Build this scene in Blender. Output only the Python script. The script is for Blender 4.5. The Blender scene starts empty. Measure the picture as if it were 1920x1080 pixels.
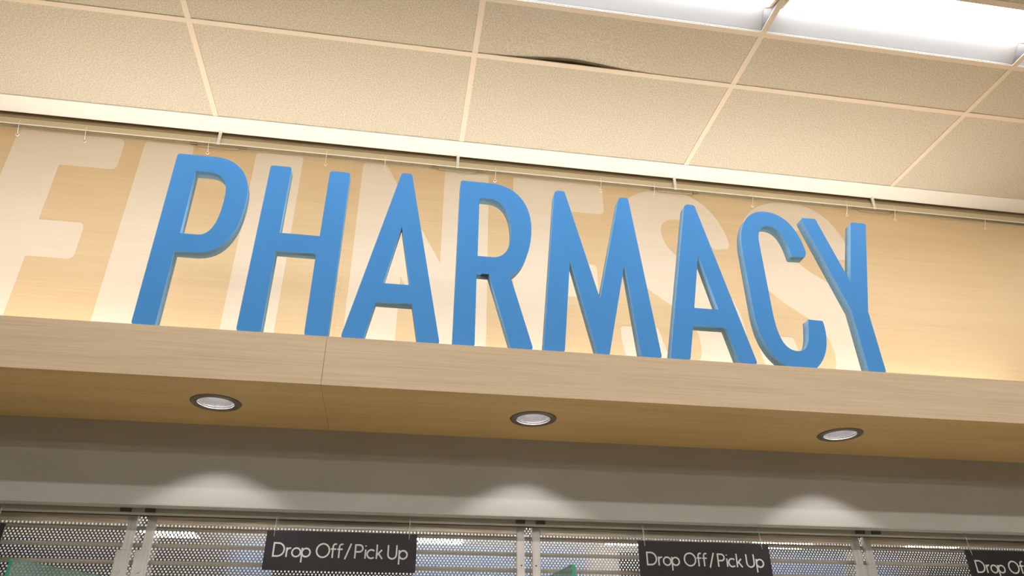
import bpy, bmesh, math, random
from mathutils import Vector, Matrix
random.seed(7)
S = bpy.context.scene
C = S.collection
EYE = 1.60            # all heights below are written relative to the camera's eye level

# ------------------------------------------------------------------ camera
cam_d = bpy.data.cameras.new('camera')
cam = bpy.data.objects.new('camera', cam_d); C.objects.link(cam)
cam_d.sensor_width = 36.0
cam_d.lens = 1368.59 / 1920.0 * 36.0
cam_d.clip_start = 0.05
RW = ((0.9872141, -0.1593917, -0.0016231), (-0.0753449, -0.4755839, 0.8764377), (-0.1404688, -0.8651094, -0.4815125))
mw = Matrix(RW).transposed().to_4x4()
mw.translation = Vector((0, 0, EYE))
cam.matrix_world = mw
S.camera = cam

# ------------------------------------------------------------------ world, exposure
w = bpy.data.worlds.new('world'); S.world = w; w.use_nodes = True
w.node_tree.nodes['Background'].inputs[0].default_value = (0.9, 0.8, 0.65, 1)
w.node_tree.nodes['Background'].inputs[1].default_value = 0.02
S.view_settings.view_transform = 'Standard'
S.view_settings.look = 'None'
S.view_settings.gamma = 1.0
S.view_settings.use_curve_mapping = False
S.view_settings.exposure = 0.0
TROFFER = 15.0       # fluorescent lenses, near row
BACKROW = 49.0       # fluorescent rows behind the viewer
COVE = 21.5          # warm strip behind the letters
DOWN = 9.0           # each recessed downlight
INNER = 34.0          # lamps of the room behind the shutter

# ------------------------------------------------------------------ materials
def mat(name, col, rough=0.6, metal=0.0, spec=0.5, emit=None, emit_s=0.0):
    m = bpy.data.materials.new(name); m.use_nodes = True
    b = m.node_tree.nodes['Principled BSDF']
    b.inputs['Base Color'].default_value = (*col, 1)
    b.inputs['Roughness'].default_value = rough
    b.inputs['Metallic'].default_value = metal
    b.inputs['Specular IOR Level'].default_value = spec
    if emit:
        b.inputs['Emission Color'].default_value = (*emit, 1)
        b.inputs['Emission Strength'].default_value = emit_s
    return m

def noise_mat(name, c1, c2, scale=(1, 1, 1), nscale=10, detail=4, rough=0.6, metal=0.0, bump=0.0, lo=0.35, hi=0.65, spec=0.5):
    m = mat(name, c1, rough, metal, spec)
    nt = m.node_tree; N = nt.nodes; K = nt.links; b = N['Principled BSDF']
    tc = N.new('ShaderNodeTexCoord'); mp = N.new('ShaderNodeMapping')
    mp.inputs['Scale'].default_value = scale
    no = N.new('ShaderNodeTexNoise'); no.inputs['Scale'].default_value = nscale; no.inputs['Detail'].default_value = detail
    rp = N.new('ShaderNodeValToRGB')
    rp.color_ramp.elements[0].position = lo; rp.color_ramp.elements[0].color = (*c1, 1)
    rp.color_ramp.elements[1].position = hi; rp.color_ramp.elements[1].color = (*c2, 1)
    K.new(tc.outputs['Object'], mp.inputs[0]); K.new(mp.outputs[0], no.inputs['Vector'])
    K.new(no.outputs[0], rp.inputs[0]); K.new(rp.outputs[0], b.inputs['Base Color'])
    if bump:
        bp = N.new('ShaderNodeBump'); bp.inputs['Strength'].default_value = bump; bp.inputs['Distance'].default_value = 0.002
        K.new(no.outputs[0], bp.inputs['Height']); K.new(bp.outputs[0], b.inputs['Normal'])
    return m

def wood_mat(name, c1, c2, rough=0.5, gs=(0.9, 14, 60)):
    """long fine grain running along X, with broader soft bands"""
    m = mat(name, c1, rough, 0, 0.35)
    nt = m.node_tree; N = nt.nodes; K = nt.links; b = N['Principled BSDF']
    tc = N.new('ShaderNodeTexCoord')
    mp = N.new('ShaderNodeMapping'); mp.inputs['Scale'].default_value = gs
    no = N.new('ShaderNodeTexNoise'); no.inputs['Scale'].default_value = 3.0; no.inputs['Detail'].default_value = 6; no.inputs['Distortion'].default_value = 0.4
    mp2 = N.new('ShaderNodeMapping'); mp2.inputs['Scale'].default_value = (gs[0]*0.5, gs[1]*0.15, gs[2]*0.12)
    no2 = N.new('ShaderNodeTexNoise'); no2.inputs['Scale'].default_value = 2.0; no2.inputs['Detail'].default_value = 3
    ad = N.new('ShaderNodeMix'); ad.inputs[0].default_value = 0.45
    rp = N.new('ShaderNodeValToRGB')
    rp.color_ramp.elements[0].position = 0.36; rp.color_ramp.elements[0].color = (*c1, 1)
    rp.color_ramp.elements[1].position = 0.64; rp.color_ramp.elements[1].color = (*c2, 1)
    K.new(tc.outputs['Object'], mp.inputs[0]); K.new(mp.outputs[0], no.inputs['Vector'])
    K.new(tc.outputs['Object'], mp2.inputs[0]); K.new(mp2.outputs[0], no2.inputs['Vector'])
    K.new(no.outputs[0], ad.inputs[2]); K.new(no2.outputs[0], ad.inputs[3])
    K.new(ad.outputs[0], rp.inputs[0]); K.new(rp.outputs[0], b.inputs['Base Color'])
    return m

M_wood = wood_mat('oak_laminate', (0.46, 0.345, 0.215), (0.56, 0.435, 0.285))
M_soffit = wood_mat('oak_soffit', (0.58, 0.40, 0.17), (0.69, 0.49, 0.225), gs=(0.9, 30, 30))
M_print = wood_mat('printed_oak', (0.68, 0.495, 0.270), (0.74, 0.55, 0.315), 0.45)
M_letter_print = wood_mat('printed_white', (0.78, 0.66, 0.50), (0.82, 0.70, 0.55), 0.45)
M_margin = mat('panel_margin', (0.70, 0.60, 0.40), 0.5)
M_blue = noise_mat('blue_face', (0.042, 0.220, 0.535), (0.050, 0.243, 0.58), nscale=2.0, rough=0.5, spec=0.2)
M_foam = noise_mat('blue_foam_edge', (0.15, 0.35, 0.58), (0.27, 0.47, 0.68), nscale=260, detail=3, rough=0.85, bump=0.4, lo=0.35, hi=0.7)
M_tile = noise_mat('ceiling_tile', (0.54, 0.48, 0.375), (0.68, 0.62, 0.51), nscale=150, detail=2.0, rough=0.95, bump=0.4, lo=0.40, hi=0.60, spec=0.1)
M_tee = mat('tee_paint', (0.80, 0.69, 0.55), 0.5)
M_webshade = mat('tee_web_shaded', (0.12, 0.10, 0.06), 0.7)  # darker than the tee paint: the unlit recess is put into the colour
M_trimw = mat('white_edge_trim', (0.86, 0.83, 0.76), 0.5)
M_rail = mat('rail_brown', (0.42, 0.31, 0.17), 0.55)  # brown, darker than the rail front
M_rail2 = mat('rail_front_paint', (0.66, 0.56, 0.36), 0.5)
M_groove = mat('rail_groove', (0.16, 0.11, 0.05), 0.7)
M_lip = mat('rail_lip', (0.93, 0.86, 0.72), 0.4)
M_clear = mat('clear_plastic', (0.90, 0.80, 0.66), 0.3)
M_dark = mat('dark_metal', (0.07, 0.062, 0.05), 0.5)
M_tabshade = mat('tab_and_shade_brown', (0.20, 0.15, 0.07), 0.5)  # brown for the clip tabs and for the painted shadow outline
M_head = noise_mat('grey_wall_paint', (0.365, 0.357, 0.318), (0.385, 0.376, 0.337), nscale=3, rough=0.75)
M_under = mat('grey_metal_track', (0.46, 0.46, 0.40), 0.5, 0.2)
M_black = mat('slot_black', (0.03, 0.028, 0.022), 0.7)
M_alu = noise_mat('brushed_aluminium', (0.50, 0.47, 0.43), (0.58, 0.55, 0.50), scale=(40, 1, 1), nscale=4, rough=0.4, metal=0.45)
M_alur = noise_mat('aluminium_oak_sheen', (0.50, 0.43, 0.32), (0.92, 0.84, 0.70), scale=(1.2, 1, 90), nscale=3, rough=0.38, metal=0.35)  # brushed streaks with the wood reflection and highlights painted in
M_slat = mat('shutter_aluminium', (0.56, 0.53, 0.49), 0.09, 0.9)
M_rib = mat('shutter_rib', (0.40, 0.37, 0.31), 0.55, 0.35)
M_sign = noise_mat('charcoal_plastic', (0.015, 0.013, 0.013), (0.019, 0.016, 0.017), nscale=4, rough=0.5, spec=0.3)
M_signtxt = mat('sign_lettering', (0.62, 0.60, 0.59), 0.5)
M_nickel = mat('brushed_nickel_ring', (0.20, 0.18, 0.145), 0.38, 0.5)
M_refl = mat('lamp_reflector', (0.24, 0.236, 0.236), 0.4)
M_trof = mat('white_reflector_paint', (0.42, 0.42, 0.425), 0.55)
M_lens = mat('lit_lens', (0.9, 0.9, 0.9), 0.5, emit=(0.97, 0.98, 1.0), emit_s=TROFFER)
M_backlens = mat('lit_lens_back', (0.9, 0.9, 0.9), 0.5, emit=(1.0, 0.98, 0.95), emit_s=BACKROW)
M_inlens = mat('lit_lens_inner', (0.9, 0.9, 0.9), 0.5, emit=(1.0, 0.98, 0.95), emit_s=INNER)
M_downlens = mat('lit_lamp', (0.9, 0.9, 0.9), 0.5, emit=(1.0, 0.96, 0.94), emit_s=5.0)
M_floor = noise_mat('floor_tile', (0.48, 0.38, 0.25), (0.56, 0.45, 0.30), nscale=2, rough=0.5)
M_hall = mat('hall_wall', (0.50, 0.43, 0.34), 0.8)
M_inwall = mat('inner_white_wall', (0.80, 0.80, 0.80), 0.8)
M_counter = noise_mat('counter_laminate', (0.55, 0.52, 0.48), (0.62, 0.59, 0.55), nscale=8, rough=0.4)
M_bluesign = mat('blue_sign_board', (0.20, 0.42, 0.90), 0.5)
M_glassedge = mat('green_glass_edge', (0.04, 0.30, 0.18), 0.2)

def glass_mat():
    m = bpy.data.materials.new('tinted_glass'); m.use_nodes = True
    nt = m.node_tree; N = nt.nodes; K = nt.links
    for n in list(N): N.remove(n)
    out = N.new('ShaderNodeOutputMaterial')
    tr = N.new('ShaderNodeBsdfTransparent'); tr.inputs[0].default_value = (0.62, 0.74, 0.68, 1)
    gl = N.new('ShaderNodeBsdfGlossy'); gl.inputs['Roughness'].default_value = 0.02; gl.inputs[0].default_value = (0.85, 1.0, 0.92, 1)
    df = N.new('ShaderNodeBsdfDiffuse'); df.inputs[0].default_value = (0.40, 0.52, 0.47, 1)
    m1 = N.new('ShaderNodeMixShader'); m1.inputs[0].default_value = 0.10
    m2 = N.new('ShaderNodeMixShader'); m2.inputs[0].default_value = 0.26
    K.new(tr.outputs[0], m1.inputs[1]); K.new(gl.outputs[0], m1.inputs[2])
    K.new(m1.outputs[0], m2.inputs[1]); K.new(df.outputs[0], m2.inputs[2])
    K.new(m2.outputs[0], out.inputs[0])
    return m
M_glass = glass_mat()

# ------------------------------------------------------------------ builders
def finish(name, me, mats, parent=None, bevel=0.0, smooth=False):
    o = bpy.data.objects.new(name, me); C.objects.link(o)
    if not isinstance(mats, (list, tuple)): mats = [mats]
    for m in mats: me.materials.append(m)
    if parent:
        o.parent = parent
        o.matrix_parent_inverse = Matrix.Translation(-parent.location)
    if bevel:
        b = o.modifiers.new('bevel', 'BEVEL'); b.width = bevel; b.segments = 2; b.limit_method = 'ANGLE'
    if smooth:
        for p in me.polygons: p.use_smooth = True
    return o

def tag(o, label=None, cat=None, group=None, kind=None):
    if label: o['label'] = label
    if cat: o['category'] = cat
    if group: o['group'] = group
    if kind: o['kind'] = kind
    return o

def thing(name, loc, label, cat, group=None):
    o = bpy.data.objects.new(name, None); C.objects.link(o)
    o.location = (loc[0], loc[1], loc[2] + EYE); o.empty_display_size = 0.1
    tag(o, label, cat, group)
    return o

def box_bm(bm, x0, x1, y0, y1, z0, z1, mi=0):
    z0 += EYE; z1 += EYE
    v = [bm.verts.new(p) for p in ((x0,y0,z0),(x1,y0,z0),(x1,y1,z0),(x0,y1,z0),(x0,y0,z1),(x1,y0,z1),(x1,y1,z1),(x0,y1,z1))]
    for f in ((0,3,2,1),(4,5,6,7),(0,1,5,4),(1,2,6,5),(2,3,7,6),(3,0,4,7)):
        fc = bm.faces.new([v[i] for i in f]); fc.material_index = mi
    return v

def to_me(bm, name):
    me = bpy.data.meshes.new(name); bm.to_mesh(me); bm.free(); return me

def boxes(name, bs, mats, parent=None, bevel=0.0):
    bm = bmesh.new()
    for b in bs: box_bm(bm, *b)
    return finish(name, to_me(bm, name), mats, parent, bevel)

def structure(name, bs, mats, bevel=0.0):
    return tag(boxes(name, bs, mats, None, bevel), kind='structure')

def prism_x(name, prof, x0, x1, mats, parent=None):
    """closed (y,z) profile run along X"""
    bm = bmesh.new()
    a = [bm.verts.new((x0, y, z + EYE)) for y, z in prof]; b = [bm.verts.new((x1, y, z + EYE)) for y, z in prof]
    n = len(prof)
    bm.faces.new(a[::-1]); bm.faces.new(b)
    for i in range(n):
        bm.faces.new((a[i], a[(i+1) % n], b[(i+1) % n], b[i]))
    bmesh.ops.recalc_face_normals(bm, faces=bm.faces[:])
    return finish(name, to_me(bm, name), mats, parent)

def tube_bm(bm, pts, r, seg=8):
    rings = []
    P = [Vector((p[0], p[1], p[2] + EYE)) for p in pts]
    for i, p in enumerate(P):
        d = (P[min(i+1, len(P)-1)] - P[max(i-1, 0)]).normalized()
        up = Vector((0, 0, 1)) if abs(d.z) < 0.9 else Vector((0, 1, 0))
        a = d.cross(up).normalized(); b = a.cross(d)
        rings.append([bm.verts.new(p + (a*math.cos(t) + b*math.sin(t))*r) for t in (2*math.pi*k/seg for k in range(seg))])
    for u, v in zip(rings, rings[1:]):
        for k in range(seg): bm.faces.new((u[k], u[(k+1) % seg], v[(k+1) % seg], v[k]))
    bm.faces.new(rings[0][::-1]); bm.faces.new(rings[-1])

def tube(name, pts, r, m, parent=None, seg=8):
    bm = bmesh.new(); tube_bm(bm, pts, r, seg)
    return finish(name, to_me(bm, name), m, parent, smooth=True)

def lathe(name, prof, c, m, parent=None, seg=48, facet=False):
    """(r,z) profile turned about the vertical through c=(x,y)"""
    bm = bmesh.new(); rings = []
    for r, z in prof:
        rings.append([bm.verts.new((c[0]+r*math.cos(2*math.pi*k/seg), c[1]+r*math.sin(2*math.pi*k/seg), z+EYE)) for k in range(seg)])
    for u, v in zip(rings, rings[1:]):
        for k in range(seg): bm.faces.new((u[k], u[(k+1) % seg], v[(k+1) % seg], v[k]))
    return finish(name, to_me(bm, name), m, parent, smooth=not facet)

# --- outlines: corners with radii and cubic curves -> closed polylines
def cubic(a, b, c, d, n=14):
    out = []
    for i in range(1, n+1):
        t = i/n; s = 1-t
        out.append((s*s*s*a[0]+3*s*s*t*b[0]+3*s*t*t*c[0]+t**3*d[0], s*s*s*a[1]+3*s*s*t*b[1]+3*s*t*t*c[1]+t**3*d[1]))
    return out

def outline(items):
    pts = []   # (x, z, r)
    for it in items:
        if it[0] == 'L': pts.append((it[1], it[2], it[3]))
        else:
            a = pts[-1][:2]
            pts += [(x, z, 0) for x, z in cubic(a, it[1:3], it[3:5], it[5:7])]
    out = []; n = len(pts)
    for i, (x, z, r) in enumerate(pts):
        if not r: out.append((x, z)); continue
        p = Vector((x, z)); a = (Vector(pts[i-1][:2]) - p); b = (Vector(pts[(i+1) % n][:2]) - p)
        ang = a.angle(b); t = min(r / math.tan(ang/2), a.length*0.45, b.length*0.45)
        p0 = p + a.normalized()*t; p1 = p + b.normalized()*t
        for k in range(7):
            s = k/6
            q = p0*(1-s)**2 + p*2*s*(1-s) + p1*s*s
            out.append((q.x, q.y))
    return out

def plate_mesh(name, loops, y0, y1, plane='XZ', z0=0):
    """filled outline with holes, given real thickness; loops in metres"""
    cu = bpy.data.curves.new(name, 'CURVE'); cu.dimensions = '2D'; cu.fill_mode = 'BOTH'
    cu.extrude = abs(y1-y0)/2
    for lp in loops:
        sp = cu.splines.new('POLY'); sp.points.add(len(lp)-1); sp.use_cyclic_u = True
        for p, q in zip(sp.points, lp): p.co = (q[0], q[1], 0, 1)
    o = bpy.data.objects.new(name, cu); C.objects.link(o)
    dg = bpy.context.evaluated_depsgraph_get(); dg.update()
    me = bpy.data.meshes.new_from_object(o.evaluated_get(dg))
    bpy.data.objects.remove(o); bpy.data.curves.remove(cu)
    ym = (y0+y1)/2
    bm = bmesh.new(); bm.from_mesh(me)
    bmesh.ops.remove_doubles(bm, verts=bm.verts[:], dist=1e-5)
    for v in bm.verts:
        x, z, d = v.co
        v.co = (x, ym - d, z + EYE) if plane == 'XZ' else (x, z, ym + d + EYE)
    bmesh.ops.recalc_face_normals(bm, faces=bm.faces[:])
    for e in bm.edges: e.smooth = False
    if me.materials: pass
    me2 = bpy.data.meshes.new(name); bm.to_mesh(me2); bm.free()
    bpy.data.meshes.remove(me)
    return me2

# ================================================================== THE ROOM SHELL
X0, X1 = -8.5, 10.5
H = 2.4856                       # ceiling plane
YB = -10.0
structure('floor', [(X0, X1, YB, 9.2, -1.65, -1.60)], M_floor)
structure('wall_left', [(X0-0.1, X0, YB, 9.2, -1.6, 3.0)], M_hall)
structure('wall_right', [(X1, X1+0.1, YB, 9.2, -1.6, 3.0)], M_hall)
structure('wall_rear', [(X0, X1, YB-0.1, YB, -1.6, 3.0)], mat('dark_hall_wall', (0.10, 0.085, 0.07), 0.8))
structure('wall_front', [(X0, X1, 3.125, 3.225, 0.66, 3.0),
                         (X0, -2.45, 3.02, 3.225, -1.6, 0.66), (3.56, X1, 3.02, 3.225, -1.6, 0.66)], M_head)
# header above the counter opening
structure('wall_header', [(X0, X1, 2.905, 2.968, 0.597, 0.925)], M_head)
# ceiling: laid-in tiles between tee bars
PX, XT = 1.2175, 0.2148
YA, YM, YN, YF = 2.955, 2.3526, 2.042, 1.733
ceil = bpy.data.objects.new('ceiling', None); C.objects.link(ceil); tag(ceil, kind='structure')
def tile(x0, x1, y0, y1):
    return boxes('ceiling_tile', [(x0, x1, y0, y1, H+0.001, H+0.018)], M_tile, ceil)
for k in range(-3, 5):
    a, b = XT+k*PX, XT+(k+1)*PX
    tile(a+.002, b-.002, YM+.002, YA)
    if k != 0: tile(a+.002, b-.002, YN+.002, YM-.002)
# the warped tile, its far edge bowed up off the tee
bm = bmesh.new(); a, b = XT+.002, XT+PX-.002; NX, NY = 48, 12
def warp(x, y):
    t = (x-a)/(b-a); s = max(0.0, (y-(YN+0.02))/(YM-YN-0.02))
    return 0.024*math.exp(-((t-0.36)/0.17)**2)*s**2.2
def rowv(zoff):
    return [[bm.verts.new((a+(b-a)*i/NX, YN+.002+(YM-YN-.006)*j/NY, H+zoff+EYE+warp(a+(b-a)*i/NX, YN+.002+(YM-YN-.006)*j/NY))) for j in range(NY+1)] for i in range(NX+1)]
lo, hi = rowv(0.001), rowv(0.014)
for i in range(NX):
    for j in range(NY):
        bm.faces.new((lo[i][j], lo[i][j+1], lo[i+1][j+1], lo[i+1][j])); bm.faces.new((hi[i][j], hi[i+1][j], hi[i+1][j+1], hi[i][j+1]))
for i in range(NX):
    bm.faces.new((lo[i][0], lo[i+1][0], hi[i+1][0], hi[i][0])); bm.faces.new((lo[i][NY], hi[i][NY], hi[i+1][NY], lo[i+1][NY]))
for j in range(NY):
    bm.faces.new((lo[0][j], hi[0][j], hi[0][j+1], lo[0][j+1])); bm.faces.new((lo[NX][j], lo[NX][j+1], hi[NX][j+1], hi[NX][j]))
finish('ceiling_tile', to_me(bm, 'ceiling_tile'), M_tile, ceil)
# rest of the hall's ceiling
boxes('ceiling_field', [(X0, XT-3*PX, YF, YA, H, H+.018), (XT+5*PX, X1, YF, YA, H, H+.018), (X0, X1, YB, YF-.0, H, H+.018)], M_tile, ceil)
# tee bars
tb = []; tw = []
for y in (YM, YN, YF):
    tb.append((X0, X1, y-.0125, y+.0125, H-.0035, H+.0005))
    tw.append((X0, X1, y-.0015, y+.0015, H+.0005, H+.035))
for k in range(-3, 6):
    x = XT+k*PX
    tb += [(x-.0125, x+.0125, YM+.0125, YA, H-.003, H+.0005), (x-.0125, x+.0125, YN+.0125, YM-.0125, H-.003, H+.0005), (x-.0125, x+.0125, YF+.0125, YN-.0125, H-.003, H+.0005)]
tee = boxes('tee_bar', tb, M_tee, ceil); web = boxes('tee_web_shaded', tw, M_webshade, ceil)
# flat white edge board between the last tiles and the wall
tag(prism_x('trim_1', [(YA-.008, H-.006), (3.068, H-.006), (3.070, H-.003), (3.070, H+.02), (YA-.008, H+.02)], X0, X1, M_trimw), kind='structure')

# ================================================================== FLUORESCENT CEILING LIGHTS
def troffer(k, label):
    x0, x1 = XT+k*PX+.0125, XT+(k+1)*PX-.0125; y0, y1 = YF+.0125, YN-.0125
    t = thing('ceiling_light', ((x0+x1)/2, (y0+y1)/2, H), label, 'ceiling light', 'recessed fluorescent ceiling lights')
    # reflector trough: curved long sides, flat ends
    bm = bmesh.new(); prof = []
    for i in range(9):
        s = i/8; prof.append((y1 - 0.095*s, H + 0.055*s**0.9))
    prof2 = [(y0, H), (y0+.012, H+.04), (y0+.02, H+.055)]
    for pr in (prof, prof2):
        for (ya, za), (yb, zb) in zip(pr, pr[1:]):
            v = [bm.verts.new(p) for p in ((x0, ya, za+EYE), (x1, ya, za+EYE), (x1, yb, zb+EYE), (x0, yb, zb+EYE))]
            bm.faces.new(v)
    for x, xe in ((x0, x0+.02), (x1, x1-.02)):
        v = [bm.verts.new(p) for p in ((x, y0, H+EYE), (x, y1, H+EYE), (xe, y1-.095, H+.055+EYE), (xe, y0+.02, H+.055+EYE))]
        bm.faces.new(v)
    bmesh.ops.remove_doubles(bm, verts=bm.verts[:], dist=1e-5)
    box_bm(bm, x0, x1, y0, y1, H+.095, H+.10)
    finish('reflector', to_me(bm, 'reflector'), M_trof, t, smooth=True)
    # bowed lens
    bm = bmesh.new(); pr = []
    for i in range(9):
        s = i/8; pr.append((y0+.02+(y1-.095-y0-.02)*s, H+.056-.046*math.sin(math.pi*s)**.8))
    for (ya, za), (yb, zb) in zip(pr, pr[1:]):
        bm.faces.new([bm.verts.new(p) for p in ((x0+.02, ya, za+EYE), (x0+.02, yb, zb+EYE), (x1-.02, yb, zb+EYE), (x1-.02, ya, za+EYE))])
    bmesh.ops.remove_doubles(bm, verts=bm.verts[:], dist=1e-5)
    finish('lens', to_me(bm, 'lens'), M_lens, t, smooth=True)
    for xx in (x0+.012, x1-.012):        # lens end caps
        tube('lens_end', [(xx, y0+.02, H+.048), (xx, y0+.05, H+.018), (xx, (y0+y1)/2-.035, H+.004), (xx, y1-.125, H+.018), (xx, y1-.092, H+.048)], 0.009, M_tee, t)
    boxes('frame', [(x0, x1, y1-.003, y1, H-.001, H+.004), (x0, x1, y0, y0+.003, H-.001, H+.004)], M_trof, t)
    return t
for k, lab in ((-3, 'far left recessed ceiling light of the row, just outside the view'), (-2, 'recessed ceiling light left of the view above the wall graphic'),
               (-1, 'recessed ceiling light just above the top edge of the view'), (0, 'recessed fluorescent ceiling light partly cut by the top edge, above letters R and M'),
               (1, 'bright recessed fluorescent ceiling light at the top right corner'), (2, 'recessed ceiling light whose corner only shows at the right edge'),
               (3, 'far right recessed ceiling light of the row, outside the view')):
    troffer(k, lab)
for y, lab, xr in ((-.75, 'nearest', 6.4), (-4.1, 'second', 4.0), (-5.8, 'farthest', 4.0)):
    t = thing('linear_light', (1, y, H), '%s long fluorescent strip light on the shop ceiling behind the viewer' % lab, 'ceiling light', 'strip lights behind the viewer')
    boxes('housing', [(-2.7, xr, y-.16, y+.16, H-.045, H-.002)], M_trof, t)
    boxes('lens', [(-2.6, xr-.1, y-.04, y+.04, H-.075, H-.046)], M_backlens, t)

# ================================================================== LEDGE WITH FASCIA AND SOFFIT
ZT, ZS = 1.0858, 0.9055; LY = 2.400
SEAM = -0.268
led = thing('sign_ledge', (SEAM, LY, ZS), 'long pale oak ledge box carrying the blue letters, with wooden underside', 'ledge')
boxes('fascia_board', [(X0, SEAM-.0006, LY, LY+.003, ZS, ZT)], M_wood, led)
boxes('fascia_board', [(SEAM+.0006, X1, LY, LY+.003, ZS, ZT)], M_wood, led)
boxes('shelf_top', [(X0, X1, LY+.0032, 3.08, ZT-.02, ZT)], M_wood, led)
DL = [(-0.652, 2.640), (0.510, 2.640), (1.780, 2.641)]
def circ(c, r, n=40): return [(c[0]+r*math.cos(2*math.pi*i/n), c[1]+r*math.sin(2*math.pi*i/n)) for i in range(n)]
for xa, xb in ((X0, SEAM-.0006), (SEAM+.0006, X1)):
    lp = [[(xa, LY+.0032), (xb, LY+.0032), (xb, 2.91), (xa, 2.91)]] + [circ(c, .074) for c in DL if xa < c[0] < xb]
    finish('soffit_board', plate_mesh('soffit_board', lp, ZS, ZS+.015, 'XY'), M_soffit, led)

for (cx, cy), lab in zip(DL, ('round recessed downlight in the wooden soffit below letters P and H', 'round recessed downlight in the wooden soffit below letter R',
                              'round recessed downlight in the wooden soffit below letter C')):
    t = thing('downlight', (cx, cy, ZS), lab, 'downlight', 'recessed downlights in the wooden soffit')
    lathe('trim_ring', [(.0625, ZS+.004), (.066, ZS-.004), (.078, ZS-.0065), (.086, ZS-.004), (.090, ZS+.0005), (.07, ZS+.001)], (cx, cy), M_nickel, t)
    lathe('reflector', [(.0640, ZS-.002), (.0655, ZS+.02), (.0665, ZS+.09)], (cx, cy), M_refl, t, seg=28, facet=True)
    lathe('lamp', [(.0665, ZS+.088), (.03, ZS+.082), (.0001, ZS+.081)], (cx, cy), M_downlens, t)
    ld = bpy.data.lights.new('downlight_bulb', 'SPOT'); ld.energy = DOWN; ld.color = (1.0, 0.94, 0.95)
    ld.spot_size = math.radians(104); ld.spot_blend = 0.32; ld.shadow_soft_size = 0.018
    lo_ = bpy.data.objects.new('downlight_bulb', ld); C.objects.link(lo_); lo_.parent = t
    lo_.location = (0, 0, 0.046)

# warm uplight strip lying on the ledge behind the letters
cv = thing('uplight_strip', (0.40, 3.048, ZT), 'warm uplight strip lying on the ledge behind the blue letters', 'strip light')
boxes('channel', [(-2.35, 3.15, 3.025, 3.070, ZT, ZT+.02)], M_trof, cv)
M_strip = mat('warm_strip', (0.9, 0.85, 0.7), 0.5, emit=(1.0, 0.93, 0.80), emit_s=1.5)
boxes('lens', [(-2.3, 3.1, 3.030, 3.065, ZT+.02, ZT+.026)], M_strip, cv)
ca = bpy.data.lights.new('uplight_lamp', 'AREA'); ca.shape = 'RECTANGLE'; ca.size = 5.4; ca.size_y = .035
ca.energy = COVE; ca.color = (1.0, 0.965, 0.91); ca.spread = math.radians(100)
cl_ = bpy.data.objects.new('uplight_lamp', ca); C.objects.link(cl_); cl_.parent = cv
cl_.location = (0, 0, .03); cl_.rotation_euler = (math.pi, 0, 0)

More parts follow.
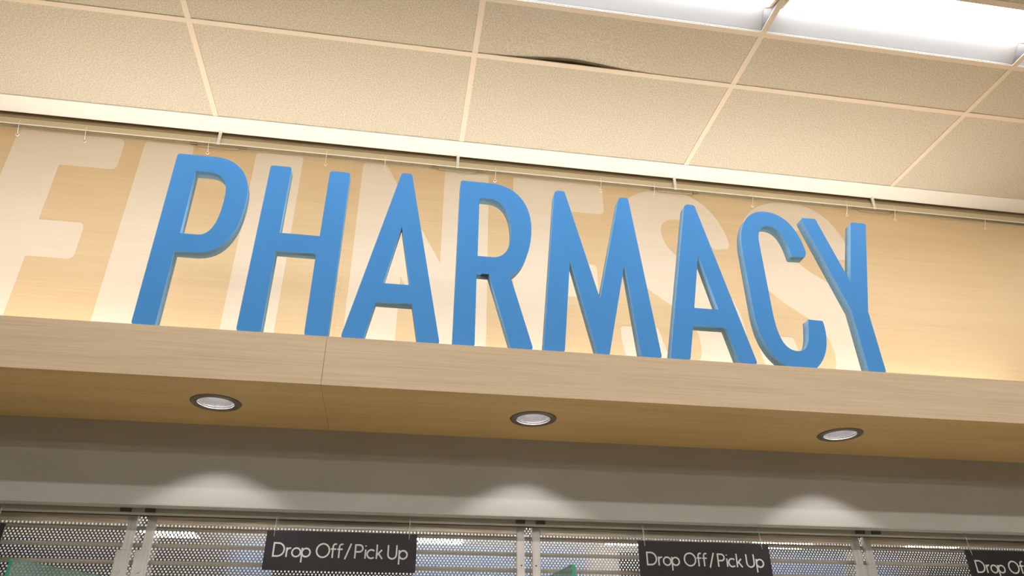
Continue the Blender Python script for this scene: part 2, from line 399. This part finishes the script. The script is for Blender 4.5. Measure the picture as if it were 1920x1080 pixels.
# ================================================================== BLUE LETTERS
LETTERS = [
 ('P', 'blue foam capital P, first letter of the sign', [[('L',-0.920,1.822,.012),('L',-0.777,1.822,0),('C',-0.700,1.822,-0.638,1.762,-0.634,1.660),('C',-0.630,1.520,-0.658,1.392,-0.768,1.387),('L',-0.841,1.387,0),('L',-0.842,1.088,.012),('L',-0.919,1.088,.012)],
   [('L',-0.839,1.747,0),('L',-0.787,1.747,0),('C',-0.742,1.747,-0.714,1.712,-0.713,1.650),('C',-0.711,1.550,-0.724,1.465,-0.776,1.463),('L',-0.838,1.463,0)]]),
 ('H', 'blue foam capital H between P and A', [[('L',-0.569,1.808,.012),('L',-0.489,1.808,.012),('L',-0.491,1.500,0),('L',-0.344,1.500,0),('L',-0.341,1.808,.012),('L',-0.262,1.808,.012),('L',-0.266,1.088,.012),('L',-0.348,1.088,.012),('L',-0.348,1.423,0),('L',-0.493,1.423,0),('L',-0.494,1.088,.012),('L',-0.577,1.088,.012)]]),
 ('A', 'blue foam capital A between H and R', [[('L',-0.060,1.832,.014),('L',-0.019,1.832,.014),('L',0.127,1.088,.012),('L',0.047,1.088,.003),('L',0.019,1.241,0),('L',-0.113,1.241,0),('L',-0.144,1.088,.003),('L',-0.223,1.088,.012)],
   [('L',-0.042,1.577,0),('L',-0.093,1.319,0),('L',0.005,1.319,0)]]),
 ('R', 'blue foam capital R in the middle of the sign', [[('L',0.179,1.823,.012),('L',0.304,1.823,0),('C',0.410,1.823,0.470,1.735,0.470,1.617),('C',0.468,1.507,0.434,1.425,0.384,1.392),('L',0.470,1.088,.012),('L',0.387,1.088,.006),('L',0.301,1.392,0),('L',0.254,1.392,0),('L',0.253,1.088,.010),('L',0.173,1.088,.006)],
   [('L',0.258,1.746,0),('L',0.294,1.746,0),('C',0.351,1.746,0.387,1.692,0.387,1.590),('C',0.387,1.515,0.361,1.470,0.315,1.470),('L',0.256,1.470,0)]]),
 ('M', 'blue foam capital M between R and the second A', [[('L',0.570,1.818,.022),('L',0.612,1.819,.014),('L',0.735,1.322,0),('L',0.846,1.815,.022),('L',0.886,1.815,.014),('L',0.961,1.088,.012),('L',0.880,1.088,.010),('L',0.846,1.491,0),('L',0.757,1.088,.003),('L',0.712,1.088,.003),('L',0.623,1.491,0),('L',0.587,1.088,.012),('L',0.508,1.088,.010)]]),
 ('A', 'blue foam capital A between M and C', [[('L',1.135,1.811,.022),('L',1.179,1.811,.014),('L',1.343,1.088,.012),('L',1.270,1.088,.010),('L',1.236,1.236,0),('L',1.102,1.236,0),('L',1.072,1.088,.012),('L',0.994,1.088,.010)],
   [('L',1.164,1.562,0),('L',1.116,1.313,0),('L',1.217,1.313,0)]]),
 ('C', 'blue foam capital C between the second A and Y', [[('L',1.643,1.594,.012),('L',1.583,1.592,.012),('C',1.575,1.660,1.560,1.737,1.500,1.737),('C',1.462,1.737,1.447,1.700,1.446,1.650),('L',1.446,1.330,0),('C',1.446,1.215,1.465,1.156,1.520,1.156),('C',1.566,1.156,1.580,1.200,1.594,1.299),('L',1.656,1.297,.018),('C',1.661,1.267,1.660,1.232,1.649,1.190),('C',1.637,1.145,1.609,1.105,1.584,1.088),('L',1.462,1.088,0),('C',1.400,1.128,1.366,1.200,1.365,1.320),('L',1.364,1.610,0),('C',1.366,1.740,1.420,1.812,1.500,1.812),('C',1.600,1.812,1.641,1.720,1.652,1.620)]]),
 ('Y', 'blue foam capital Y, last letter of the sign', [[('L',1.663,1.798,.012),('L',1.733,1.799,.012),('L',1.825,1.491,0),('L',1.901,1.799,.012),('L',1.973,1.800,.012),('L',1.871,1.356,0),('L',1.880,1.088,.012),('L',1.806,1.088,.010),('L',1.796,1.357,0)]]),
]
for ch, lab, loops in LETTERS:
    me = plate_mesh('sign_letter', [outline(l) for l in loops], 2.404, 2.448)
    o = finish('sign_letter', me, [M_blue, M_foam])
    for p in me.polygons:
        p.material_index = 0 if abs(p.normal.y) > 0.9 else 1
    tag(o, lab, 'letter', 'blue letters standing on the oak ledge')
    # object origin at the letter's foot
    cx = sum(v.co.x for v in me.vertices)/len(me.vertices)
    me.transform(Matrix.Translation((-cx, -2.42, -(1.088+EYE)))); o.location = (cx, 2.42, ZT + .0006 + EYE)

# ================================================================== GRAPHIC PANELS BEHIND THE LETTERS
CT, CB = 2.391, 1.19   # cap line and baseline of the big printed word
def rc(x, z, r=0.0): return ('L', x, z, r)
def eshape(x):
    w_, s = .488, .232
    return [rc(x, CT, .02), rc(x+w_, CT, .035), rc(x+w_, CT-.187, .03), rc(x+s, CT-.187), rc(x+s, 1.888), rc(x+.43, 1.888, .03), rc(x+.43, 1.695, .03), rc(x+s, 1.695), rc(x+s, CB+.187), rc(x+w_, CB+.187, .03), rc(x+w_, CB, .035), rc(x, CB, .02)]
def lshape(x):
    return [rc(x, CT, .02), rc(x+.232, CT, .02), rc(x+.232, CB+.187), rc(x+.46, CB+.187, .03), rc(x+.46, CB, .035), rc(x, CB, .02)]
def nshape(x):
    return [rc(x, CT, .02), rc(x+.12, CT, .02), rc(x+.422, 1.825), rc(x+.422, CT, .02), rc(x+.655, CT, .02), rc(x+.655, CB, .02), rc(x+.54, CB, .02), rc(x+.236, 1.735), rc(x+.236, CB, .02), rc(x, CB, .02)]
def sshape(x):     # x = centre
    return [('L', x+.315, 2.055, .02), ('L', x+.235, 2.045, .02), ('C', x+.17, 2.10, x+.155, 2.215, x+.045, 2.215), ('C', x-.02, 2.215, x-.055, 2.18, x-.052, 2.12),
            ('C', x-.045, 2.03, x+.02, 1.965, x+.13, 1.905), ('C', x+.24, 1.84, x+.335, 1.74, x+.335, 1.55), ('C', x+.335, 1.34, x+.22, 1.18, x+.02, 1.18),
            ('C', x-.19, 1.18, x-.315, 1.33, x-.318, 1.50), ('L', x-.318, 1.553, .03), ('L', x-.125, 1.556, .04), ('C', x-.10, 1.45, x-.09, 1.365, x-.01, 1.365), ('C', x+.06, 1.365, x+.085, 1.40, x+.085, 1.47),
            ('C', x+.085, 1.60, x+.02, 1.65, x-.06, 1.70), ('C', x-.19, 1.79, x-.31, 1.88, x-.31, 2.10), ('C', x-.31, 2.29, x-.18, 2.402, x+.02, 2.402), ('C', x+.20, 2.402, x+.30, 2.25, x+.325, 2.09)]
def wshape(x):     # x = right top corner
    return [rc(x, CT, .02), rc(x-.23, CT, .02), rc(x-.33, 1.62), rc(x-.42, 2.2), rc(x-.60, 2.2), rc(x-.69, 1.62), rc(x-.79, CT, .02), rc(x-1.02, CT, .02), rc(x-.82, CB, .02), rc(x-.60, CB, .02), rc(x-.51, 1.75), rc(x-.42, CB, .02), rc(x-.20, CB, .02)]
WORD = [('W', wshape(-2.02)), ('E', eshape(-1.925)), ('L', lshape(-1.344)), ('L', lshape(-.810)), ('N', nshape(-.277)), ('E', eshape(.508)), ('S', sshape(1.355)), ('S', sshape(2.065))]
SE = [-3.215, -1.768, -.3155, 1.1345, 2.577, 4.02]
RINGS = [[-3.06, -2.49, -1.922], [-1.619, -1.042, -.465], [-.167, .411, .986], [1.287, 1.857, 2.427], [2.725, 3.302, 3.87]]
PL = ['oak-print wall panel at the left edge, left of the big pale E', 'oak-print wall panel with a big pale E and two Ls, behind letters P and H',
      'oak-print wall panel with big pale N and E, behind letters A, R and M', 'oak-print wall panel with two big pale S shapes, behind letters A, C and Y',
      'plain oak-print wall panel right of the letter Y']
PY0, PY1 = 3.086, 3.092
PZ0, PZ1 = 1.088, 2.4048
for i, lab in enumerate(PL):
    ga = .0002 if i == 2 else .0001; gb = .0002 if i == 1 else .0001
    a, b = SE[i]+ga, SE[i+1]-gb
    t = thing('graphic_panel', ((a+b)/2, PY0, PZ0), lab, 'wall panel', 'printed wall panels behind the letters')
    boxes('printed_sheet', [(a, b, PY0, PY1, PZ0, PZ1)], M_print, t)
    boxes('top_margin', [(a, b, PY0-.0004, PY0-.0001, 2.3925, PZ1)], M_margin, t)
    for ch, lp in WORD:
        me = plate_mesh('printed_letter', [outline(lp)], PY0-.0005, PY0-.0001)
        bm = bmesh.new(); bm.from_mesh(me); bpy.data.meshes.remove(me)
        for px, no in ((a, (-1, 0, 0)), (b, (1, 0, 0))):
            if not bm.faces: break
            r_ = bmesh.ops.bisect_plane(bm, geom=bm.verts[:]+bm.edges[:]+bm.faces[:], plane_co=(px, 0, 0), plane_no=no, clear_outer=True)
            ed = [e for e in r_['geom_cut'] if isinstance(e, bmesh.types.BMEdge)]
            if ed: bmesh.ops.holes_fill(bm, edges=ed, sides=0)
        if len(bm.faces) < 3: bm.free(); continue
        while bm.verts:                     # each loose island its own part
            isl = set(); st = [bm.verts[0] if not bm.verts.ensure_lookup_table() else None]
            while st:
                v = st.pop()
                if v in isl: continue
                isl.add(v); st += [e.other_vert(v) for e in v.link_edges]
            nb = bmesh.new(); mp = {v: nb.verts.new(v.co) for v in isl}
            for f in {f for v in isl for f in v.link_faces}: nb.faces.new([mp[v] for v in f.verts])
            bmesh.ops.delete(bm, geom=list(isl), context='VERTS')
            if nb.faces: finish('printed_letter', to_me(nb, 'printed_letter'), M_letter_print, t)
            else: nb.free()
        bm.free()
    for rx in RINGS[i]:
        bm = bmesh.new(); n, m_ = 20, 8
        vs = [[bm.verts.new((rx+(.0062+.0026*math.cos(2*math.pi*q/m_))*math.cos(2*math.pi*p/n), PY0-.003+.0026*math.sin(2*math.pi*q/m_), 2.354+EYE+(.0062+.0026*math.cos(2*math.pi*q/m_))*math.sin(2*math.pi*p/n))) for q in range(m_)] for p in range(n)]
        for p in range(n):
            for q in range(m_): bm.faces.new((vs[p][q], vs[(p+1) % n][q], vs[(p+1) % n][(q+1) % m_], vs[p][(q+1) % m_]))
        gr = finish('grommet', to_me(bm, 'grommet'), M_clear, t, smooth=True)
        tube('hook', [(rx, 3.0625, 2.427), (rx, 3.0625, 2.402), (rx, 3.074, 2.375), (rx, 3.083, 2.360)], .0017, M_clear, t, seg=6)

# hanging rail over the panels
rl = thing('hanging_rail', (0.2, 3.075, 2.402), 'long olive metal rail hung under the ceiling edge, holding the oak-print panels', 'rail')
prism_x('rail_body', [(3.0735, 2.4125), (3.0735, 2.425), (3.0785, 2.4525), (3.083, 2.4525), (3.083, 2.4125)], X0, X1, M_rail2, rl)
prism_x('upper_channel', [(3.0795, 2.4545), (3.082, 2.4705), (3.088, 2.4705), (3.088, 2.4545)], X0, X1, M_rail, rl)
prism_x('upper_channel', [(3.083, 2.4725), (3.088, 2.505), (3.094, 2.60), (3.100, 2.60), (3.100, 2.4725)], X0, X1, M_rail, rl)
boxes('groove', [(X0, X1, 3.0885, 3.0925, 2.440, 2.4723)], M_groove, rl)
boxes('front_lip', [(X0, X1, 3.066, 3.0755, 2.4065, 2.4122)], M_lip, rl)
boxes('lip_shadow_line', [(X0, X1, 3.0690, 3.0712, 2.4050, 2.4064)], M_black, rl)  # black strip put in as the shadow line under the lip
boxes('rail_underside', [(X0, X1, 3.0713, 3.0855, 2.4052, 2.4064)], mat('rail_underside_shade', (0.22, 0.17, 0.09), 0.6), rl)  # underside colour darkened to keep it in shade despite the uplight
for bx in (-2.215, -.998, .209, 1.408, 2.602, 3.82):
    b = prism_x('bracket', [(3.066, 2.402), (3.062, 2.404), (3.061, 2.47), (3.056, H-.008), (3.072, H-.008), (3.066, 2.475)], bx-.0075, bx+.0075, M_trimw, rl)
    tube('plate_shade_line', [(bx-.105, 3.078, 2.403), (bx-.098, 3.079, 2.386), (bx-.090, 3.079, 2.3835), (bx+.095, 3.079, 2.3835), (bx+.103, 3.079, 2.387), (bx+.106, 3.078, 2.403)], .0013, M_tabshade, rl, seg=6)  # dark line drawn as the shadow outline under a splice plate
    for ta in (bx-.135, bx+.105): boxes('clip_tab', [(ta, ta+.034, 3.070, 3.080, 2.3995, 2.4042)], M_tabshade, rl)

# ================================================================== TRACK, SHUTTER, FRAMES
tk = thing('shutter_track', (0.5, 3.0, .583), 'grey metal track running under the grey header above the frames', 'track')
boxes('track_body', [(-2.44, 3.54, 2.982, 3.034, .5795, .655)], M_under, tk, bevel=.001)
boxes('track_shade_line', [(-2.44, 3.54, 3.024, 3.033, .5780, .5793)], M_black, tk)  # black strip standing in for the shading between track and frame rail
tag(boxes('trim_2', [(X0, X1, 2.9055, 2.9675, .5945, .5965)], M_under), kind='structure')
boxes('gap_shade_fill', [(-2.44, 3.54, 2.9685, 2.9815, .5985, .655), (-2.44, 3.54, 3.0345, 3.062, .592, .655)], M_black, tk)  # black boxes standing in for shade in the gaps beside the track

def curtain():
    bm = bmesh.new()
    px, pz, ncol = .01368, .00935, 437
    xa = -2.43
    Y = 3.08
    R0 = .0039
    verts = []; faces = []
    def q(a, b, c, d):
        i = len(verts); verts.extend((a, b, c, d)); faces.append((i, i+1, i+2, i+3))
    xe = xa + (ncol+.5)*px
    g = 0
    top = .5952
    mats_ = []
    while g < 6:
        z1 = top - g*.0615            # top of perforated group (5 rows)
        for r in range(5):
            zc = z1 - (r+.5)*pz
            off = 0 if r % 2 else px/2
            for c in range(ncol):
                x = xa + c*px + off
                cx = x + px/2
                i = len(verts)
                for k in range(8):
                    t = math.pi/8 + k*math.pi/4
                    verts.append((cx+R0*math.cos(t), Y, zc+R0*math.sin(t)+EYE))
                hx, hz = px/2, pz/2
                for sx, sz in ((1, .41), (.41, 1), (-.41, 1), (-1, .41), (-1, -.41), (-.41, -1), (.41, -1), (1, -.41)):
                    verts.append((cx+hx*sx, Y, zc+hz*sz+EYE))
                for k in range(8):
                    k2 = (k+1) % 8
                    faces.append((i+k, i+8+k, i+8+k2, i+k2))
                # corner triangles
                j = len(verts)
                for sx, sz in ((1, 1), (-1, 1), (-1, -1), (1, -1)): verts.append((cx+hx*sx, Y, zc+hz*sz+EYE))
                for kk, (u, v) in enumerate(((8, 9), (10, 11), (12, 13), (14, 15))): faces.append((i+u, j+kk, i+v))
            if off: q((xa, Y, zc-pz/2+EYE), (xa+off, Y, zc-pz/2+EYE), (xa+off, Y, zc+pz/2+EYE), (xa, Y, zc+pz/2+EYE))
            else: q((xe-px/2, Y, zc-pz/2+EYE), (xe, Y, zc-pz/2+EYE), (xe, Y, zc+pz/2+EYE), (xe-px/2, Y, zc+pz/2+EYE))
        zb = z1 - 5*pz; zn = z1 - .0615   # rolled joint to next slat
        prof = [(Y, zb), (Y-.001, zb-.0035), (Y-.005, zb-.006), (Y-.0055, zb-.0085), (Y-.002, zb-.0105), (Y, zn)]
        for (ya, za), (yb, zb_) in zip(prof, prof[1:]):
            mats_.append(len(faces))
            q((xa, ya, za+EYE), (xe, ya, za+EYE), (xe, yb, zb_+EYE), (xa, yb, zb_+EYE))
        g += 1
    zl = top - 6*.0615
    while zl > -.45:                     # lower slats, below the view
        for (ya, za), (yb, zb_) in zip([(Y, 0), (Y, -.0467), (Y-.0055, -.0515), (Y, -.0615)], [(Y, -.0467), (Y-.0055, -.0515), (Y, -.0615)]):
            q((xa, ya, zl+za+EYE), (xe, ya, zl+za+EYE), (xe, yb, zl+zb_+EYE), (xa, yb, zl+zb_+EYE))
        zl -= .0615
    bm.free()
    me = bpy.data.meshes.new('perforated_shutter'); me.from_pydata(verts, [], faces); me.update()
    for i in mats_: me.polygons[i].material_index = 1
    return me
sh = tag(finish('perforated_shutter', curtain(), [M_slat, M_rib]), 'perforated aluminium roller shutter of horizontal slats behind the frames', 'shutter')

ZC = -.50     # counter top
def frame(x0, x1, label, lplate, rplate, holes):
    t = thing('screen_frame', ((x0+x1)/2, 3.05, ZC), label, 'frame', 'aluminium frames in front of the shutter')
    Y0, Y1 = 3.042, 3.060
    sw = .032
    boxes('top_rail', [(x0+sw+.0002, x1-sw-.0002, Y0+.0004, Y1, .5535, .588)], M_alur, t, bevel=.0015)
    boxes('stile', [(x0, x0+sw, Y0, Y1, ZC+.03, .588)], M_alu, t, bevel=.0015)
    boxes('stile', [(x1-sw, x1, Y0, Y1, ZC+.03, .588)], M_alu, t, bevel=.0015)
    boxes('bottom_rail', [(x0, x1, Y0, Y1, ZC, ZC+.0295)], M_alu, t, bevel=.0015)
    for s, c in ((0, x0+.022), (1, x1-.028)):
        boxes('hanger_clip', [(c-.018, c+.018, 2.9685, 2.9815, .580, .5965)], M_dark, t)
    for has, xa, xb, zt in ((lplate, x0-.016, x0+.028, None), (rplate, x1-.046, x1+.006, None)):
        if has:
            p = boxes('lock_plate', [(xa, xb, Y0-.006, Y0-.0005, .20, has)], M_alu, t, bevel=.001)
            xc = xa+.026 if xa < (x0+x1)/2 else xa+.022
            zc = has-.073
            bm = bmesh.new()
            r = .0075
            tube_bm(bm, [(xc, Y0-.0095, zc), (xc, Y0-.006, zc)], r, 20)
            bo = finish('bolt', to_me(bm, 'bolt'), M_alu, p)
    if holes:
        for xc in holes:
            bm = bmesh.new(); tube_bm(bm, [(xc, Y0-.001, .432), (xc, Y0+.002, .432)], .0032, 14)
            finish('screw_hole', to_me(bm, 'screw_hole'), M_black, t)
    return t
frame(-2.398, -.948, 'brushed aluminium frame at the left edge of the view, behind the green glass screen', 0, .456, None)
frame(-.911, .544, 'brushed aluminium frame behind the left fully visible Drop Off sign', .456, 0, (.530,))
frame(.576, 2.026, 'brushed aluminium frame behind the middle Drop Off sign, below letters M to Y', 0, .465, (.590,))
frame(2.050, 3.500, 'brushed aluminium frame at the right edge behind the cut-off sign', .465, 0, None)

# ================================================================== HANGING SIGNS
def arc(cx, cz, r, a0, a1, n=16, rz=None):
    rz = rz or r
    return [(cx+r*math.cos(math.radians(a0+(a1-a0)*i/n)), cz+rz*math.sin(math.radians(a0+(a1-a0)*i/n))) for i in range(n+1)]
XH = .33          # half x-height
def glyphs():
    G = []       # each: polyline (closed flag), units of cap height, text origin left
    G.append(([(.05, .045), (.05, .955), (.34, .955)] + arc(.34, .5, .455, 82, -82, 20) + [(.34, .045)], True))
    G += [([(.98, 0), (.98, .66)], False), ([(.98, .34)] + arc(1.22, .385, .235, 172, 78, 8), False)]
    G.append((arc(1.66, XH, .30, 0, 360, 28)[:-1], True))
    G += [([(2.06, -.36), (2.06, .66)], False), (arc(2.35, XH, .29, 0, 360, 28)[:-1], True)]
    G.append((arc(3.54, .5, .455, 0, 360, 36, .475)[:-1], True))
    for fx in (4.24, 4.70):
        G += [([(fx, 0), (fx, .78)] + arc(fx+.17, .80, .17, 180, 62, 8, .18), False), ([(fx-.15, .62), (fx+.24, .62)], False)]
    G.append(([(5.14, -.08), (5.53, 1.04)], False))
    G += [([(5.86, 0), (5.86, 1)], False), ([(5.88, .955), (6.14, .955)] + arc(6.14, .71, .25, 90, -90, 14, .245) + [(5.88, .465)], False)]
    G += [([(6.60, 0), (6.60, .64)], False), ([(6.60, .86), (6.60, .93)], False)]
    G.append((arc(7.03, XH, .30, 48, 312, 22), False))
    G += [([(7.42, 0), (7.42, 1.02)], False), ([(7.79, .64), (7.44, .27)], False), ([(7.55, .38), (7.84, 0)], False)]
    G.append(([(8.24, 1), (8.24, .34)] + arc(8.55, .34, .31, 180, 360, 18) + [(8.86, 1)], False))
    G += [([(9.06, -.36), (9.06, .66)], False), (arc(9.35, XH, .29, 0, 360, 28)[:-1], True)]
    return G
def ribbon(bm, pts, closed, hw, y0, y1):
    n = len(pts); P = [Vector(p) for p in pts]; L = []; R_ = []
    for i in range(n):
        if closed: a, b = P[i-1], P[(i+1) % n]
        else: a, b = P[max(i-1, 0)], P[min(i+1, n-1)]
        d1 = (P[i]-a).normalized() if (P[i]-a).length > 1e-9 else None
        d2 = (b-P[i]).normalized() if (b-P[i]).length > 1e-9 else None
        if d1 is None: d1 = d2
        if d2 is None: d2 = d1
        n1 = Vector((-d1.y, d1.x)); n2 = Vector((-d2.y, d2.x)); m = (n1+n2)
        m = m.normalized() if m.length > 1e-6 else n1
        k = hw/max(.4, m.dot(n1))
        L.append(P[i]+m*k); R_.append(P[i]-m*k)
    def V(p, y): return bm.verts.new((p.x, y, p.y))
    lf = [V(p, y0) for p in L]; rf = [V(p, y0) for p in R_]; lb = [V(p, y1) for p in L]; rb = [V(p, y1) for p in R_]
    rng = range(n) if closed else range(n-1)
    for i in rng:
        j = (i+1) % n
        bm.faces.new((lf[i], lf[j], rf[j], rf[i])); bm.faces.new((lb[i], rb[i], rb[j], lb[j]))
        bm.faces.new((lf[i], lb[i], lb[j], lf[j])); bm.faces.new((rf[i], rf[j], rb[j], rb[i]))
    if not closed:
        bm.faces.new((lf[0], rf[0], rb[0], lb[0])); bm.faces.new((lf[-1], lb[-1], rb[-1], rf[-1]))
SW, SY = .558, 2.940
def sign(x0, label, first=None):
    zt, zb = .5212, .3835
    t = thing('hanging_sign', (x0+SW/2, SY, zb), label, 'sign', 'Drop Off / Pick Up signs hanging from the header')
    boxes('board', [(x0, x0+SW, SY, SY+.006, zb, zt)], M_sign, t, bevel=.001)
    bm = bmesh.new(); u = .0505; k = .0512
    for gi, (pts, cl) in enumerate(glyphs()):
        ribbon(bm, [(x0+.030+px*k, .4295+pz*u+EYE) for px, pz in pts], cl, .0028, SY-.0009-gi*.00004, SY-.0001)
    bmesh.ops.recalc_face_normals(bm, faces=bm.faces[:])
    tag(finish('lettering', to_me(bm, 'lettering'), M_signtxt, t), 'pale grey lettering reading Drop Off/Pick Up')
    for wx in (x0+.027, x0+SW-.030):
        tube('wire', [(wx, 2.950, .594), (wx-.001, 2.946, .575), (wx, SY-.0015, .509), (wx, SY-.0015, .5015)], .0011, M_alu, t, seg=6)
        if wx < x0+.1: tube('wire', [(wx+.004, 2.950, .594), (wx+.004, SY+.009, .53), (wx+.003, SY+.0085, .503)], .0009, M_alu, t, seg=6)
sign(-1.9125, 'dark grey hanging sign at the left edge of the view, only its corner showing')
sign(-.4515, 'dark grey Drop Off/Pick Up sign hanging by wires below letters H and A')
sign(.9878, 'dark grey Drop Off/Pick Up sign hanging by wires below letters A and C')
sign(2.4475, 'dark grey Drop Off sign cut by the right edge of the view')

# ================================================================== COUNTER AND GLASS SCREENS
ct = thing('service_counter', (.55, 2.55, -1.6), 'long laminate pharmacy counter below the shutter', 'counter')
boxes('cabinet', [(-2.4, 3.5, 2.30, 3.01, -1.6, ZC-.04)], M_wood, ct)
boxes('worktop', [(-2.4, 3.5, 2.22, 3.070, ZC-.04, ZC-.0005)], M_counter, ct, bevel=.004)
def screen(p, q, zt, label):
    p = Vector(p); q = Vector(q); d = (q-p).normalized(); n = Vector((-d.y, d.x))*.006
    bm = bmesh.new(); r = .012
    prof = [(0, ZC), (0, zt-r*.3), (r*.3, zt), ((q-p).length-.03, zt), ((q-p).length, zt-.03), ((q-p).length, ZC)]
    A = [bm.verts.new((p.x+d.x*s+n.x, p.y+d.y*s+n.y, z+EYE)) for s, z in prof]
    B = [bm.verts.new((p.x+d.x*s-n.x, p.y+d.y*s-n.y, z+EYE)) for s, z in prof]
    bm.faces.new(A); bm.faces.new(B[::-1])
    for i in range(len(prof)):
        j = (i+1) % len(prof)
        f = bm.faces.new((A[i], B[i], B[j], A[j])); f.material_index = 1
    bmesh.ops.recalc_face_normals(bm, faces=bm.faces[:])
    o = finish('glass_screen', to_me(bm, 'glass_screen'), [M_glass, M_glassedge])
    tag(o, label, 'glass screen', 'green edged glass screens on the counter')
screen((-1.105, 2.500), (-.955, 2.870), .342, 'green edged glass screen in the bottom left corner')
screen((.612, 2.500), (.590, 2.880), .363, 'green edged glass screen right of centre at the bottom edge')

# ================================================================== ROOM BEHIND THE SHUTTER
structure('floor_back_room', [(X0+.05, X1-.05, 3.24, 9.0, -1.5995, -1.595)], M_inwall)
structure('wall_back', [(X0, X1, 9.0, 9.1, -1.6, 1.35)], M_inwall)
structure('wall_partition', [(X0, X0+.05, 3.24, 9.0, -1.6, 1.25), (X1-.05, X1, 3.24, 9.0, -1.6, 1.25)], M_inwall)
structure('ceiling_back_room', [(X0, X1, 3.23, 9.0, 1.25, 1.30)], M_inwall)
for x0, x1, y0, y1, lab in ((-2.20, -1.72, 7.12, 7.42, 'leftmost'), (-.10, .71, 7.10, 7.40, 'second'), (2.07, 2.75, 6.95, 7.24, 'third'), (3.45, 4.10, 6.86, 7.16, 'fourth'), (5.05, 5.62, 6.72, 6.88, 'rightmost')):
    t = thing('back_room_light', ((x0+x1)/2, (y0+y1)/2, 1.25), '%s bright ceiling light seen through the shutter holes' % lab, 'ceiling light', 'ceiling lights of the room behind the shutter')
    boxes('frame', [(x0, x1, y0, y1, 1.235, 1.2495)], M_trof, t)
    boxes('lens', [(x0+.01, x1-.01, y0+.01, y1-.01, 1.229, 1.2345)], M_inlens, t)

t = thing('back_room_fill', (.5, 4.6, 1.25), 'long added fill light on the back room ceiling just behind the shutter, out of view', 'ceiling light')  # added lamp, never in view, to brighten the room behind the holes
boxes('lens', [(-4.5, 6.5, 4.4, 4.8, 1.225, 1.2495)], mat('fill_lens', (.9, .9, .9), .5, emit=(1, .98, .95), emit_s=15.0), t)

# aisle signs that hang behind the viewer and mirror in the shutter
for x0, x1, z0, z1, lab in ((-1.78, 2.39, 1.10, 1.53, 'wide blue aisle sign hanging behind the viewer, mirrored below letters H to R'),
                            (4.10, 6.50, 1.08, 1.49, 'shorter blue aisle sign hanging behind the viewer, mirrored below letter Y'),
                            (2.42, 3.20, 1.12, 1.50, 'pale grey board added between the two blue signs, behind the viewer, to mirror in the shutter')):  # pale board is added for its reflection
    t = thing('aisle_sign', ((x0+x1)/2, -3.0, z0), lab, 'aisle sign', 'aisle signs behind the viewer')
    boxes('board', [(x0, x1, -3.02, -3.0, z0, z1)], M_trimw if 'grey' in lab else M_bluesign, t)
    for wx in (x0+.2, x1-.2): tube('wire', [(wx, -3.01, z1), (wx, -3.01, H)], .002, M_dark, t, seg=6)
